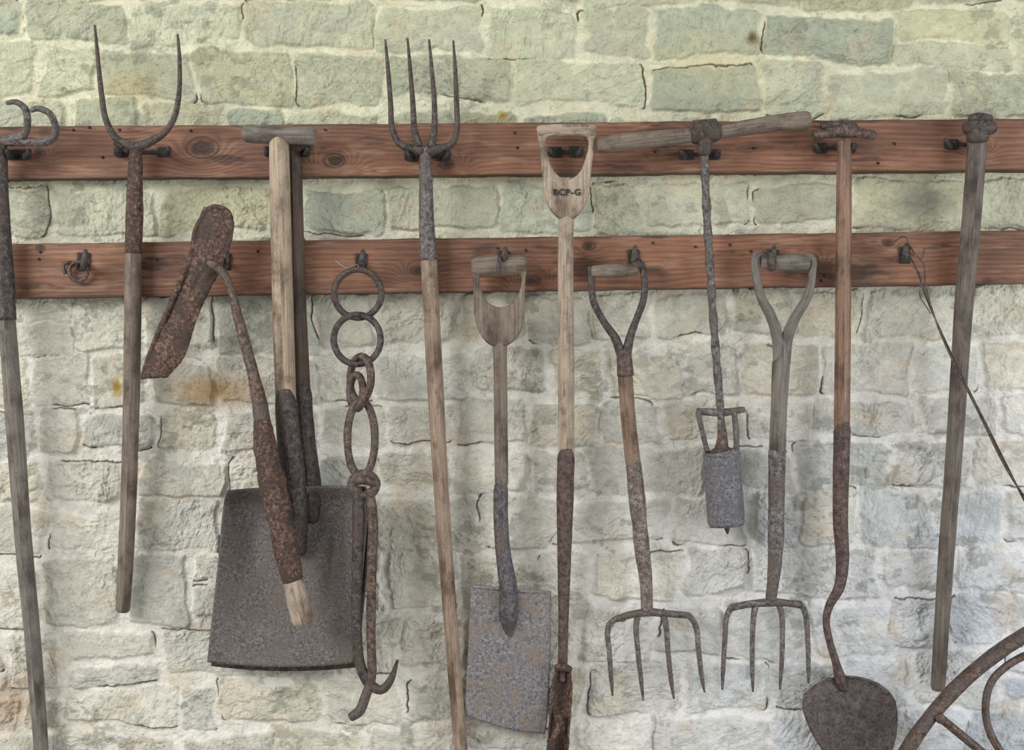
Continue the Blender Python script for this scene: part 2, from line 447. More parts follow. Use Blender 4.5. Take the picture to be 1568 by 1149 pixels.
    me.vertices.add(len(verts)); me.vertices.foreach_set('co', verts.ravel())
    me.loops.add(q.size); me.loops.foreach_set('vertex_index', q.ravel())
    me.polygons.add(len(q)); me.polygons.foreach_set('loop_start', np.arange(0, q.size, 4, dtype=np.int32))
    try: me.polygons.foreach_set('loop_total', np.full(len(q), 4, dtype=np.int32))
    except Exception: pass
    me.polygons.foreach_set('use_smooth', np.ones(len(q), bool))
    me.update(calc_edges=True)
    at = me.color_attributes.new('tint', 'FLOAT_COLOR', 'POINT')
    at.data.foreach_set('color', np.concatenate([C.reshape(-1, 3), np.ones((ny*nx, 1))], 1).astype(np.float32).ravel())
    m, nt, b = newmat('whitewashed_stone')
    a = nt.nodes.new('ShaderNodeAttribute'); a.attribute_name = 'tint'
    vv = texco(nt, 'Object')
    n1 = noise(nt, vv, 330, 5, 0.75); n2 = noise(nt, vv, 80, 6, 0.72)
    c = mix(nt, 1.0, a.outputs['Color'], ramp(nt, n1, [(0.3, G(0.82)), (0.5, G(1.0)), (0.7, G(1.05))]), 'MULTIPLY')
    c = mix(nt, 1.0, c, ramp(nt, n2, [(0.3, G(0.82)), (0.48, G(1.0)), (0.7, G(1.04))]), 'MULTIPLY')
    nt.links.new(c, b.inputs['Base Color']); b.inputs['Roughness'].default_value = 0.92
    b.inputs['Specular IOR Level'].default_value = 0.2
    ad = nt.nodes.new('ShaderNodeMath'); ad.operation = 'MULTIPLY_ADD'; ad.inputs[1].default_value = 0.4
    nt.links.new(n1, ad.inputs[0]); nt.links.new(n2, ad.inputs[2])
    bump(nt, b, ad.outputs[0], 1.0, 0.005)
    me.materials.append(m)
    ob = bpy.data.objects.new('wall_back', me); col.objects.link(ob)
build_wall()

# floor
m, nt, b = newmat('stone_floor'); vv = texco(nt, 'Object')
nt.links.new(ramp(nt, noise(nt, vv, 6, 6, .6), [(0.3, (120, 112, 98)), (0.7, (165, 156, 138))]), b.inputs['Base Color']); b.inputs['Roughness'].default_value = 0.9
me = bpy.data.meshes.new('floor'); me.from_pydata([(-1.9, -4, 0), (1.9, -4, 0), (1.9, 0.0, 0), (-1.9, 0.0, 0)], [], [(0, 1, 2, 3)]); me.materials.append(m)
col.objects.link(bpy.data.objects.new('floor', me))

# ================================================================ RAILS
RD = 0.044
m_rail, nt, b = newmat('rail_timber')
a = nt.nodes.new('ShaderNodeAttribute'); a.attribute_name = 'tint'
vv = texco(nt, 'Object', (14, 60, 420)); n1 = noise(nt, vv, 1.0, 5, .65, .3)
vv2 = texco(nt, 'Object'); n2 = noise(nt, vv2, 18, 4, .6)
c = mix(nt, 1.0, a.outputs['Color'], ramp(nt, n1, [(0.3, G(0.7)), (0.5, G(1.0)), (0.7, G(1.2))]), 'MULTIPLY')
c = mix(nt, 1.0, c, ramp(nt, n2, [(0.3, G(0.82)), (0.6, G(1.06))]), 'MULTIPLY')
nt.links.new(c, b.inputs['Base Color']); b.inputs['Roughness'].default_value = 0.66
bump(nt, b, n1, 0.4, 0.0012)
def rail(name, yl0, yr0, yl1, yr1, knots, seed, nails):
    NX, NZ = 2000, 84
    X = np.linspace(-300, 1868, NX); U = np.linspace(0, 1, NZ)
    gx, gu = np.meshgrid(X, U)
    f = gx/1568
    top = yl0+(yr0-yl0)*f; bot = yl1+(yr1-yl1)*f
    edge = 0.9*fbm(gx/40, gu*0+seed, seed, 3)
    gy = top+(bot-top)*gu+edge
    z = (gu*80)+8*fbm(gx/240, gu*1.2+seed, seed+3, 3)
    fld = z*0.42+4.0*fbm(gx/300+5, gu*1.5, seed+5, 3)
    kd = np.zeros_like(gx)
    for (kx, ky, kr) in knots:
        dx = (gx-kx)/1.5; dy = gy-ky
        r = np.hypot(dx, dy)
        w = np.exp(-(r/(kr*1.7))**2)
        fld = fld*(1-w)+(r*0.5)*w
        kd = np.maximum(kd, 0.75*sst(kr*0.6, kr*0.3, r+3*fbm(gx/9, gy/9, seed+9, 2)))
        kd = np.maximum(kd, 0.55*np.exp(-((r-kr*0.62)/1.6)**2))
    g = 0.5+0.5*np.sin(fld*2.0)
    g2 = 0.5+0.5*fbm(gx/60, z*0.8, seed+12, 4)
    t = np.clip(0.4*g**1.5+0.6*g2, 0, 1)[..., None]
    C = np.array([98, 64, 48])*t+np.array([145, 103, 80])*(1-t)
    wv = fbm(gx/130, gu*2+7, seed+21, 3)[..., None]
    C = C*(1+0.2*wv)
    pale = sst(0.1, 0.4, fbm(gx/70, gu*7+3, seed+31, 5, .6))[..., None]
    C = C*(1-0.4*pale)+np.array([162, 132, 110])*0.4*pale
    dk = sst(0.2, 0.5, fbm(gx/110+33, gu*3+3, seed+35, 5, .6))[..., None]
    C = C*(1-0.33*dk)
    eg = (np.exp(-gu*80/2.0)+np.exp(-(1-gu)*80/2.0))[..., None]
    C = C*(1-0.3*np.clip(eg, 0, 1)); C = C*(1-0.62*kd[..., None])
    C = lin(np.clip(C, 0, 255))
    dd = RD+0.0006*fbm(gx/50, z/3, seed+41, 3)-0.0004*g
    k = S*(D-RD)/D
    V = np.stack([(gx-784)*k, -dd, CZ-(gy-574.5)*k], -1).reshape(-1, 3)
    nb = len(V)
    back = V.copy().reshape(NZ, NX, 3)
    T = back[0].copy(); T[:, 1] = -0.002; Bm = back[-1].copy(); Bm[:, 1] = -0.002
    Vall = np.concatenate([V, T, Bm])
    idx = np.arange(nb).reshape(NZ, NX)
    q = np.stack([idx[:-1, :-1], idx[1:, :-1], idx[1:, 1:], idx[:-1, 1:]], -1).reshape(-1, 4)
    ti = nb+np.arange(NX); bi = nb+NX+np.arange(NX)
    qt = np.stack([ti[:-1], idx[0, :-1], idx[0, 1:], ti[1:]], -1)
    qb = np.stack([idx[-1, :-1], bi[:-1], bi[1:], idx[-1, 1:]], -1)
    faces = np.concatenate([q, qt, qb]).tolist()
    faces.append([int(idx[0, 0]), int(ti[0]), int(bi[0])]+[int(v) for v in idx[1:, 0][::-1]])
    faces.append([int(ti[-1]), int(idx[0, -1])]+[int(v) for v in idx[1:, -1]]+[int(bi[-1])])
    me = bpy.data.meshes.new(name); me.from_pydata(Vall.tolist(), [], faces)
    cc = C.reshape(NZ, NX, 3)
    Call = np.concatenate([cc.reshape(-1, 3), cc[0], cc[-1]])
    at = me.color_attributes.new('tint', 'FLOAT_COLOR', 'POINT')
    at.data.foreach_set('color', np.concatenate([Call, np.ones((len(Call), 1))], 1).astype(np.float32).ravel())
    me.materials.append(m_rail)
    ob = bpy.data.objects.new(name, me); col.objects.link(ob)
    for i, (x, y) in enumerate(nails):
        tube('nail_%d' % i, ob, [(x, y, RD-.004, 2.0), (x, y, RD+.0025, 2.3)], M_iron, seg=8)
rail('wooden_rail', 194, 182, 274, 260, [(310, 226, 26), (512, 246, 17), (684, 252, 11), (1005, 205, 8), (1500, 225, 9), (60, 235, 8)], 200,
     [(112, 199), (137, 195), (157, 241), (183, 199), (292, 200), (498, 199), (788, 203), (792, 226), (1003, 232), (1155, 227), (1370, 220), (1345, 250)])
rail('wooden_rail.001', 374, 353, 457, 434, [(640, 415, 11), (902, 377, 9), (1240, 398, 13), (815, 430, 12), (1360, 372, 8), (62, 380, 7)], 260,
     [(60, 397), (62, 386), (330, 378), (395, 385), (762, 380), (805, 383), (1000, 372), (1065, 378), (1118, 375), (1210, 410), (1257, 430), (1262, 422), (1470, 380), (240, 398), (1150, 385), (870, 372)])

# ================================================================ HOOKS
def rail_bracket(x, y, w=30):
    e = empty('tool_bracket', x, y, RD)
    block('plate', e, x-w+4, y-7, x-w+22, y+9, RD-.001, RD+.006, M_iron)
    block('plate_2', e, x+w-22, y-7, x+w-4, y+9, RD-.001, RD+.006, M_iron)
    block('cross_strap', e, x-w+10, y-2, x+w-10, y+4, RD-.001, RD+.003, M_iron, .001)
    for s in (-1, 1):
        X = x+s*(w-9)
        tube('prong', e, [(X, y+1, RD, 5), (X, y+4, RD+.03, 5), (X+s*3, y+3, RD+.048, 5), (X+s*6, y-7, RD+.056, 3.5)], M_iron, seg=10, lump=.08)
        tube('bolt', e, [(X+s*6, y+4, RD, 3.5), (X+s*6, y+4, RD+.01, 3.2)], M_dark, seg=8)
    return e
for (x, y, w) in [(28, 236, 20), (218, 232, 44), (440, 232, 36), (655, 238, 36), (866, 232, 28), (1072, 236, 32), (1278, 226, 34), (1475, 220, 30)]:
    rail_bracket(x, y, w)
def rail_hook(x, y, s=1.0, depth=0.06):
    e = empty('tool_hook', x, y, RD)
    block('plate', e, x-9*s, y-14*s, x+9*s, y+12*s, RD-.001, RD+.004, M_iron, .003)
    tube('hook', e, [(x, y, RD, 5), (x, y+5, RD+.02, 5), (x, y+7, RD+depth*.8, 5), (x+1, y, RD+depth, 5), (x+2, y-12, RD+depth+.004, 4.5), (x+3, y-19, RD+depth-.002, 3)], M_dark, seg=12, lump=.08)
    tube('stud', e, [(x, y-9*s, RD, 4), (x, y-9*s, RD+.009, 3)], M_iron, seg=10)
    return e
e = rail_hook(128, 402, 1.1, .04)
ring('ring', e, 120, 416, 14, 15, RD+.012, 3, M_rust)
tube('tail', e, [(110, 402, RD+.006, 3), (97, 405, RD+.01, 3), (100, 420, RD+.01, 3)], M_rust, seg=8)
for (x, y) in [(345, 402), (553, 402), (771, 398), (970, 396), (1183, 396), (1385, 392)]: rail_hook(x, y, 1.0, .055)

# ================================================================ TOOLS
# --- drag hook (far left)
e = empty('muck_drag_fork', 8, 300, .08)
tube('handle', e, [(9, 470, .074, 13), (22, 640, .066, 14), (36, 830, .054, 13), (52, 1000, .042, 12), (66, 1190, .034, 11)], W_gray, lump=.02, lumpf=20)
tube('socket', e, [(0, 212, .085, 10), (2, 300, .081, 11), (6, 400, .077, 14), (10, 490, .074, 15)], M_dark, lump=.06, roundend=False)
tube('crossbar', e, [(-30, 214, .085, 7), (0, 216, .088, 8), (40, 217, .09, 7), (72, 217, .092, 6.5), (84, 208, .098, 6), (84, 190, .11, 5.5), (74, 172, .12, 5), (56, 166, .128, 4.5), (46, 170, .13, 3.5)], M_grey, lump=.07)
tube('tine_1', e, [(14, 214, .09, 7), (38, 205, .1, 6), (42, 186, .112, 5.5), (38, 166, .122, 5), (24, 156, .13, 4.5), (9, 158, .134, 3)], M_grey, lump=.07)
tube('tine_2', e, [(-28, 214, .086, 7), (-34, 190, .1, 6), (-30, 165, .12, 5), (-18, 156, .13, 3)], M_grey, lump=.07)

# --- two tine pitchfork
e = empty('pitchfork', 205, 230, .08)
tube('handle', e, [(204, 370, .069, 12.5), (203, 500, .066, 13), (199, 700, .054, 12.5), (193, 850, .041, 12), (188, 938, .034, 10.5)], W_grbr, lump=.025, lumpf=20)
tube('socket', e, [(208, 222, .085, 9), (207, 260, .08, 11), (206, 330, .073, 13), (204, 388, .069, 13.5)], M_rustor, lump=.05, roundend=False)
tube('tine_left', e, [(145, 38, .10, 1.8), (150, 90, .098, 3.2), (155, 140, .095, 4), (162, 182, .092, 4.6), (176, 210, .09, 5.2), (192, 220, .089, 6.5), (208, 226, .088, 8)], M_dark, lump=.05)
tube('tine_right', e, [(272, 52, .10, 1.8), (275, 95, .098, 3.2), (274, 145, .095, 4), (266, 182, .092, 4.6), (250, 205, .09, 5.2), (228, 218, .089, 6.5), (208, 226, .088, 8)], M_dark, lump=.05)
tube('lug', e, [(176, 216, .086, 6), (190, 226, .086, 6)], M_dark)

# --- paired shovels
def scoop(e, dx, dy, base, mat):
    def df(u, v):
        c = 2*u-1
        q = base+.050*abs(c)**2.2*(0.25+.75*(1-v)) + .010*v
        q += .022*math.exp(-((u-.52)/.085)**2)*max(0, 1-v/.5)**1.2
        q += .018*max(0, (.08-v)/.08)
        q += -.014*math.exp(-((u-.80)/.055)**2)*max(0, 1-abs(v-.35)/.4)
        q += -.008*math.exp(-((u-.24)/.07)**2)*max(0, 1-abs(v-.25)/.3)
        return q
    return loft('blade', e, [(347+dx, 752+dy), (343+dx, 770+dy), (333+dx, 870+dy), (317+dx, 1014+dy)], [(560+dx, 746+dy), (563+dx, 760+dy), (556+dx, 870+dy), (541+dx, 1016+dy)], df, mat, thick=.0028, nr=70, nc=70, bow=7, tbow=-4)
e = empty('scoop_shovel', 450, 240, .06)
tube('handle', e, [(449, 222, .066, 13), (453, 400, .064, 13.5), (460, 560, .062, 13.5), (468, 700, .058, 13)], W_dark, lump=.02, lumpf=20)
tube('socket', e, [(461, 585, .062, 15), (468, 680, .058, 15.5), (474, 738, .054, 18), (478, 800, .046, 16)], M_dark, notch=.03, lump=.03)
tube('grip', e, [(412, 216, .066, 10), (480, 222, .066, 10)], W_dark)
scoop(e, 6, 6, .024, M_dark)
e = empty('scoop_shovel', 428, 240, .1)
tube('handle', e, [(427, 205, .1, 15), (430, 350, .1, 16), (434, 500, .096, 16), (438, 620, .092, 15.5)], W_tan, lump=.015, lumpf=18)
tube('grip', e, [(371, 203, .103, 13), (385, 205, .103, 14), (428, 207, .103, 13), (470, 208, .103, 14), (484, 209, .103, 14)], W_gray, seg=24, lump=.03, lumpf=20)
tube('socket', e, [(437, 590, .093, 17), (441, 660, .09, 18), (447, 720, .086, 20), (453, 780, .074, 19), (458, 850, .062, 12)], M_dark, notch=.045, lump=.02)
scoop(e, 0, 0, .05, M_scoop)

# --- hay knife
e = empty('hay_knife', 340, 410, .12)
def kd(u, v): return .108+.006*math.sin(u*3.1)+.004*math.sin(v*9)+.002*float(vn(np.array(u*6), np.array(v*14), 3))
loft('blade', e, [(314, 318), (302, 345), (296, 380), (280, 425), (256, 480), (233, 535), (216, 581)], [(330, 314), (354, 326), (357, 358), (338, 412), (314, 458), (296, 505), (283, 545), (256, 577)], kd, M_rustor, thick=.006, nr=70, nc=20, ragged=.7)
tube('spine', e, [(318, 320, .112, 4), (300, 352, .112, 4.5), (296, 380, .112, 4.5), (279, 425, .112, 4.5), (255, 480, .112, 4), (232, 535, .112, 4), (217, 578, .112, 3)], M_rustor, lump=.12)
tube('spine_top', e, [(316, 322, .114, 5), (330, 317, .115, 5), (348, 324, .114, 5), (355, 345, .113, 4)], M_rustor, lump=.12)
tube('tang', e, [(318, 400, .114, 6), (330, 408, .116, 7), (342, 418, .12, 6), (352, 438, .122, 6), (368, 500, .126, 8), (384, 558, .13, 9), (396, 610, .133, 11), (402, 648, .135, 13)], M_rust, lump=.1)
tube('grip', e, [(400, 640, .135, 13), (406, 680, .137, 18), (415, 730, .139, 19), (430, 800, .14, 19), (442, 860, .14, 18), (449, 895, .14, 16)], M_rustor, lump=.13, lumpf=70)
tube('wood_end', e, [(448, 885, .14, 16), (456, 920, .14, 16.5), (465, 957, .14, 17.5)], W_ash, lump=.02)

# --- chain with hook
e = empty('chain_with_hook', 550, 410, .1)
ring('link_1', e, 548, 450, 36, 37, .1, 5, M_dark, dt=-.004)
ring('link_2', e, 547, 520, 36, 38, .106, 5, M_dark, dt=.006, dx=.004)
ring('link_3', e, 552, 580, 16, 34, .11, 6, M_rust, dt=0, dx=.018, ang=.05)
ring('link_4', e, 553, 672, 21, 58, .112, 6, M_rust, ang=.0)
ring('link_5', e, 546, 600, 10, 26, .112, 6, M_rust, dx=.014)
ring('shackle', e, 557, 743, 18, 16, .118, 8, M_rust)
tube('pin', e, [(540, 738, .112, 7), (558, 735, .13, 8), (574, 740, .124, 7)], M_rust, lump=.1)
tube('hook_bar', e, [(547, 745, .12, 8), (549, 780, .12, 10), (547, 870, .116, 8.5), (546, 960, .11, 8), (552, 1020, .106, 8), (566, 1048, .106, 8), (584, 1057, .108, 7), (598, 1042, .11, 6), (609, 1011, .114, 2)], M_dark, lump=.06)
tube('hook_bar_rear', e, [(566, 748, .122, 7), (571, 800, .122, 8), (569, 880, .118, 7.5), (568, 980, .112, 7), (569, 1036, .108, 7), (560, 1066, .11, 8), (550, 1090, .114, 8), (535, 1100, .116, 7)], M_rust, lump=.06)

# --- four tine fork
e = empty('manure_fork', 652, 240, .08)
tube('handle', e, [(656, 385, .07, 12.5), (665, 560, .066, 12.5), (675, 740, .057, 11.5), (686, 900, .047, 11), (697, 1040, .038, 11), (708, 1180, .032, 10.5)], W_pink, lump=.02, lumpf=20)
tube('socket', e, [(651, 226, .088, 8), (652, 260, .082, 10), (653, 330, .076, 11.5), (656, 398, .07, 13.5)], M_grey, lump=.05, roundend=False)
tube('tine_1', e, [(590, 60, .112, 1.6), (594, 105, .106, 3.2), (598, 155, .098, 4), (601, 198, .092, 4.5), (612, 220, .09, 5.5), (630, 228, .089, 7), (651, 232, .088, 8)], M_dark, lump=.05)
tube('tine_2', e, [(624, 58, .114, 1.6), (628, 105, .108, 3.2), (632, 155, .1, 4), (635, 200, .094, 5), (641, 224, .09, 7)], M_dark, lump=.05)
tube('tine_3', e, [(657, 60, .114, 1.6), (661, 105, .108, 3.2), (665, 155, .1, 4), (665, 200, .094, 5), (660, 226, .09, 7)], M_dark, lump=.05)
tube('tine_4', e, [(694, 62, .112, 1.6), (697, 105, .106, 3.2), (699, 155, .098, 4), (699, 205, .092, 4.5), (690, 222, .09, 5.5), (672, 228, .089, 7), (651, 232, .088, 8)], M_dark, lump=.05)

# --- D handled spade
e = empty('garden_spade', 765, 410, .09)
board('grip_frame', e, [(724, 402), (732, 396), (765, 396), (798, 395), (805, 402), (804, 440), (803, 488), (796, 511), (781, 527), (765, 532), (748, 527), (734, 509), (727, 486), (725, 440)],
      [[(735, 424), (768, 422), (797, 422), (795, 448), (784, 465), (766, 471), (748, 464), (738, 446)]], .082, .012, .005, W_grbr)
tube('grip_bar', e, [(722, 409, .084, 15), (745, 408, .084, 16), (785, 406, .084, 16), (806, 406, .084, 15)], W_grbr, seg=24)
tube('ferrule', e, [(765, 392, .106, 3.5), (764, 408, .112, 3.5), (763, 424, .106, 3.5)], M_dark, lump=.1)
tube('handle', e, [(765, 522, .082, 11.5), (766, 560, .078, 10.5), (767, 650, .071, 10.5), (768, 745, .062, 10.5)], W_grbr, lump=.015, lumpf=20)
tube('socket', e, [(767, 730, .063, 11.5), (767, 800, .056, 11.5), (771, 850, .052, 12), (778, 900, .05, 14), (779, 945, .046, 15), (781, 978, .038, 5)], M_slm, notch=.035, lump=.04)
def sp(u, v): return .038+.010*math.cos((u-.5)*2.2)-.012*v+.004*v*v+.004*(abs(2*u-1)**3)
loft('blade', e, [(721, 898), (717, 990), (713, 1085), (716, 1096)], [(844, 907), (843, 990), (837, 1110), (834, 1124)], sp, M_spade, thick=.003, nr=60, nc=50, bow=6, tbow=2)
tube('tread_left', e, [(721, 899, .044, 3), (765, 902, .05, 3)], M_spade)
tube('tread_right', e, [(790, 905, .05, 3), (843, 908, .044, 3)], M_spade)

# --- centre draining shovel
e = empty('draining_spade', 867, 210, .09)
board('grip_frame', e, [(824, 196), (840, 192), (868, 191), (898, 192), (911, 196), (910, 222), (905, 262), (902, 298), (893, 320), (880, 334), (867, 338), (855, 334), (842, 320), (833, 298), (830, 262), (825, 222)],
      [[(836, 214), (852, 208), (868, 207), (884, 208), (900, 214), (896, 244), (886, 266), (868, 276), (851, 266), (840, 244)]], .086, .012, .005, W_ash)
tube('grip_bar', e, [(823, 204, .088, 12), (838, 201, .088, 10), (868, 200, .088, 9), (898, 201, .088, 10), (912, 203, .088, 12)], W_ash, seg=24)
tube('handle', e, [(867, 330, .086, 12), (866, 420, .08, 12), (867, 560, .072, 12.5), (867, 710, .062, 12.5)], W_ash, lump=.015, lumpf=20)
tube('socket', e, [(867, 682, .064, 13.5), (865, 780, .058, 13), (864, 860, .054, 10.5), (863, 940, .05, 8), (862, 1000, .048, 7.5), (861, 1045, .044, 7)], M_brnm, notch=.03, lump=.03)
def nb(u, v): return .042+.016*abs(2*u-1)**2
loft('blade', e, [(853, 1018), (847, 1050), (843, 1090), (838, 1150), (832, 1210)], [(873, 1022), (875, 1060), (872, 1105), (869, 1160), (866, 1210)], nb, M_rustor, thick=.004, nr=40, nc=16, ragged=.8)
tube('clasp', e, [(854, 1094, .067, 6), (856, 1110, .068, 5), (846, 1135, .067, 5), (842, 1160, .062, 5)], M_rustor, lump=.12)
tube('shoulder', e, [(850, 1024, .058, 5), (862, 1022, .062, 7), (875, 1026, .058, 5)], M_rustor, lump=.12)
tc = bpy.data.curves.new('stamp', 'FONT'); tc.body = 'BCP-G'; tc.size = .0165; tc.extrude = .0009; tc.offset = .0002; tc.align_x = 'CENTER'; tc.space_character = 1.15
to = bpy.data.objects.new('stamp', tc); col.objects.link(to); tc.materials.append(M_iron)
to.parent = e; pw = W(868, 299, .0992); to.location = Vector(pw)-e.location; to.rotation_euler = (math.pi/2, 0, 0)

# --- Y handled digging forks
def fork_tines(e, paths, mat, head):
    for i, p in enumerate(paths): tube('tine_%d' % (i+1), e, p, mat, seg=12, lump=.05, flat=.8)
    tube('head_bar', e, head, mat, seg=12, lump=.06)
e = empty('digging_fork', 960, 420, .09)
tube('grip', e, [(905, 416, .09, 9), (930, 415, .09, 10.5), (960, 414, .09, 10.5), (978, 412, .09, 9)], W_grbr, seg=20)
tube('strap_left', e, [(904, 408, .09, 5), (905, 430, .09, 5), (909, 462, .089, 5.5), (924, 492, .087, 5.5), (942, 518, .085, 6.5), (953, 548, .083, 8)], M_dark, lump=.05)
tube('strap_right', e, [(982, 402, .09, 5), (987, 430, .09, 5), (985, 460, .089, 5.5), (975, 488, .087, 5.5), (965, 516, .085, 6.5), (958, 548, .083, 8)], M_dark, lump=.05)
tube('bolt_head', e, [(968, 408, .09, 10), (984, 404, .09, 10)], M_dark, lump=.06)
tube('ferrule', e, [(955, 535, .083, 11), (958, 576, .082, 13)], M_brnm, lump=.03, roundend=False)
tube('handle', e, [(957, 572, .082, 11.5), (962, 640, .074, 11.5), (970, 715, .066, 12)], W_brn, lump=.02, lumpf=20)
tube('socket', e, [(969, 697, .067, 13), (975, 760, .06, 12.5), (983, 840, .056, 12), (989, 890, .054, 10), (991, 938, .054, 9)], M_pale, notch=.03, lump=.07)
fork_tines(e, [
    [(958, 947, .054, 5), (940, 950, .054, 5), (931, 962, .055, 4.5), (933, 1000, .058, 4), (936, 1040, .052, 3.5), (938, 1066, .046, 1.5)],
    [(977, 942, .054, 5), (974, 960, .055, 4.5), (977, 1000, .058, 4), (982, 1045, .052, 3.5), (985, 1073, .046, 1.5)],
    [(1015, 942, .054, 5), (1020, 960, .055, 4.5), (1023, 1000, .058, 4), (1028, 1045, .052, 3.5), (1032, 1071, .046, 1.5)],
    [(1035, 942, .054, 5), (1055, 944, .054, 5), (1065, 958, .055, 4.5), (1070, 1000, .058, 4), (1075, 1040, .052, 3.5), (1079, 1061, .046, 1.5)]],
    M_grey, [(940, 949, .054, 5), (965, 942, .054, 5.5), (992, 938, .055, 7), (1020, 940, .054, 5.5), (1056, 943, .054, 5)])
e = empty('digging_fork', 1200, 400, .09)
tube('grip', e, [(1165, 401, .09, 12), (1185, 401, .09, 13), (1215, 402, .09, 13.5), (1240, 403, .09, 11)], W_gray, seg=20)
tube('strap_left', e, [(1172, 388, .09, 5), (1158, 392, .09, 6), (1157, 415, .09, 6), (1164, 452, .089, 7), (1180, 484, .087, 8), (1190, 515, .085, 9), (1194, 560, .082, 10)], W_gray, lump=.03)
tube('strap_right', e, [(1232, 390, .09, 5), (1244, 396, .09, 6), (1244, 418, .09, 6), (1236, 455, .089, 7), (1218, 486, .087, 8), (1206, 515, .085, 9), (1200, 560, .082, 10)], W_gray, lump=.03)
tube('pivot_bolt', e, [(1181, 386, .1, 5), (1182, 402, .106, 7), (1182, 415, .1, 5)], M_dark, lump=.06)
tube('handle', e, [(1199, 520, .084, 9), (1196, 560, .081, 14), (1193, 620, .075, 12.5), (1190, 700, .066, 12.5)], W_gray, lump=.02, lumpf=20)
tube('socket', e, [(1190, 685, .067, 13), (1189, 760, .06, 12.5), (1188, 830, .057, 12), (1185, 880, .055, 10), (1180, 922, .054, 8.5)], M_grey, lump=.05)
fork_tines(e, [
    [(1140, 928, .054, 5), (1122, 930, .054, 5), (1113, 944, .055, 4.5), (1110, 980, .058, 4), (1107, 1030, .052, 3.5), (1106, 1057, .046, 1.5)],
    [(1157, 928, .054, 5), (1154, 944, .055, 4.5), (1152, 985, .058, 4), (1152, 1035, .052, 3.5), (1153, 1060, .046, 1.5)],
    [(1193, 927, .054, 5), (1197, 942, .055, 4.5), (1198, 985, .058, 4), (1196, 1030, .052, 3.5), (1194, 1057, .046, 1.5)],
    [(1210, 924, .054, 5), (1226, 926, .054, 5), (1233, 940, .055, 4.5), (1237, 985, .058, 4), (1238, 1025, .052, 3.5), (1238, 1047, .046, 1.5)]],
    M_grey, [(1118, 932, .054, 5), (1145, 926, .054, 5.5), (1180, 923, .055, 7), (1205, 924, .054, 5.5), (1229, 928, .054, 5)])

# --- post auger with T bar
e = empty('soil_auger', 1080, 205, .1)
tube('bar_left', e, [(914, 224, .1, 13), (960, 217, .1, 13), (1010, 212, .1, 12.5), (1062, 207, .1, 11)], W_grbr, lump=.02, lumpf=20)
tube('bar_right', e, [(1096, 203, .1, 10), (1140, 196, .1, 12), (1190, 188, .1, 12.5), (1241, 184, .1, 15)], W_grbr, lump=.02, lumpf=20)
tube('collar', e, [(1056, 206, .1, 15), (1068, 204, .1, 17), (1092, 202, .1, 17), (1104, 200, .1, 14)], M_dark, lump=.06, seg=10)
tube('collar_boss', e, [(1079, 190, .1, 15), (1079, 215, .1, 13), (1078, 238, .098, 10)], M_dark, lump=.06)
tube('cap', e, [(1060, 190, .1, 6), (1098, 187, .1, 6)], M_dark, lump=.06)
tube('rod', e, [(1078, 228, .096, 7), (1082, 320, .088, 7), (1089, 440, .08, 7), (1096, 540, .074, 7), (1104, 640, .068, 6.5), (1105, 692, .066, 6)], M_grey, seg=8, lump=.07, twist=60, flat=.85)
tube('rod_foot', e, [(1104, 640, .068, 5), (1106, 672, .067, 8), (1104, 694, .066, 12)], M_rust, lump=.05)
tube('yoke', e, [(1066, 630, .068, 5), (1105, 632, .068, 6.5), (1141, 627, .068, 4.5)], M_grey, lump=.06, flat=.7)
tube('yoke_leg_1', e, [(1069, 631, .068, 4.5), (1075, 660, .067, 4), (1083, 692, .066, 4)], M_grey)
tube('yoke_leg_2', e, [(1124, 630, .068, 4.5), (1127, 660, .067, 4.5), (1128, 692, .066, 4.5)], M_grey)
tube('barrel', e, [(1104, 691, .066, 27), (1105, 696, .066, 28.5), (1107, 730, .064, 28.5), (1110, 770, .062, 28.5), (1112, 800, .06, 28.5), (1112.5, 806, .06, 26)], M_cyl, seg=40, lump=.008, roundend=False)
ring('barrel_rim', e, 1106, 695, 27, 4, .066, 2.2, M_cyl, dx=0, dt=.034, lump=.02)
tube('tip', e, [(1113, 804, .06, 6), (1114, 818, .06, 1.5)], M_dark)
tube('pad', e, [(1103, 686, .066, 19), (1104, 692, .066, 23)], M_rust, seg=24)

# --- long peel / pan shovel
e = empty('long_handled_pan_shovel', 1292, 210, .09)
tube('handle', e, [(1293, 212, .09, 11), (1292, 330, .083, 12), (1291, 480, .074, 12), (1289, 660, .064, 12)], W_red, lump=.02, lumpf=20)
tube('head', e, [(1245, 208, .09, 9), (1265, 204, .09, 8), (1292, 200, .092, 11), (1318, 204, .09, 8), (1341, 207, .088, 7)], M_rust, lump=.08)
tube('head_cap', e, [(1256, 193, .09, 5), (1290, 191, .094, 7), (1312, 193, .09, 5)], M_dark, lump=.08)
tube('socket', e, [(1290, 642, .065, 13), (1288, 720, .06, 12.5), (1287, 800, .057, 11.5), (1290, 860, .055, 10), (1285, 900, .054, 8.5), (1270, 928, .053, 6.5), (1265, 950, .053, 5.5), (1271, 985, .053, 5.5), (1280, 1015, .052, 6), (1287, 1042, .048, 9), (1291, 1058, .044, 6)], M_brnm, notch=.03, lump=.015)
loft('pan', e, [(1283, 1037), (1262, 1043), (1240, 1056), (1229, 1076), (1236, 1108), (1256, 1145), (1285, 1180), (1308, 1192)], [(1290, 1036), (1320, 1039), (1350, 1050), (1370, 1072), (1374, 1110), (1366, 1150), (1345, 1180), (1312, 1192)],
     lambda u, v: .042+.006*abs(2*u-1)**2+.002*math.sin(v*6), M_round, thick=.004, nr=50, nc=36)

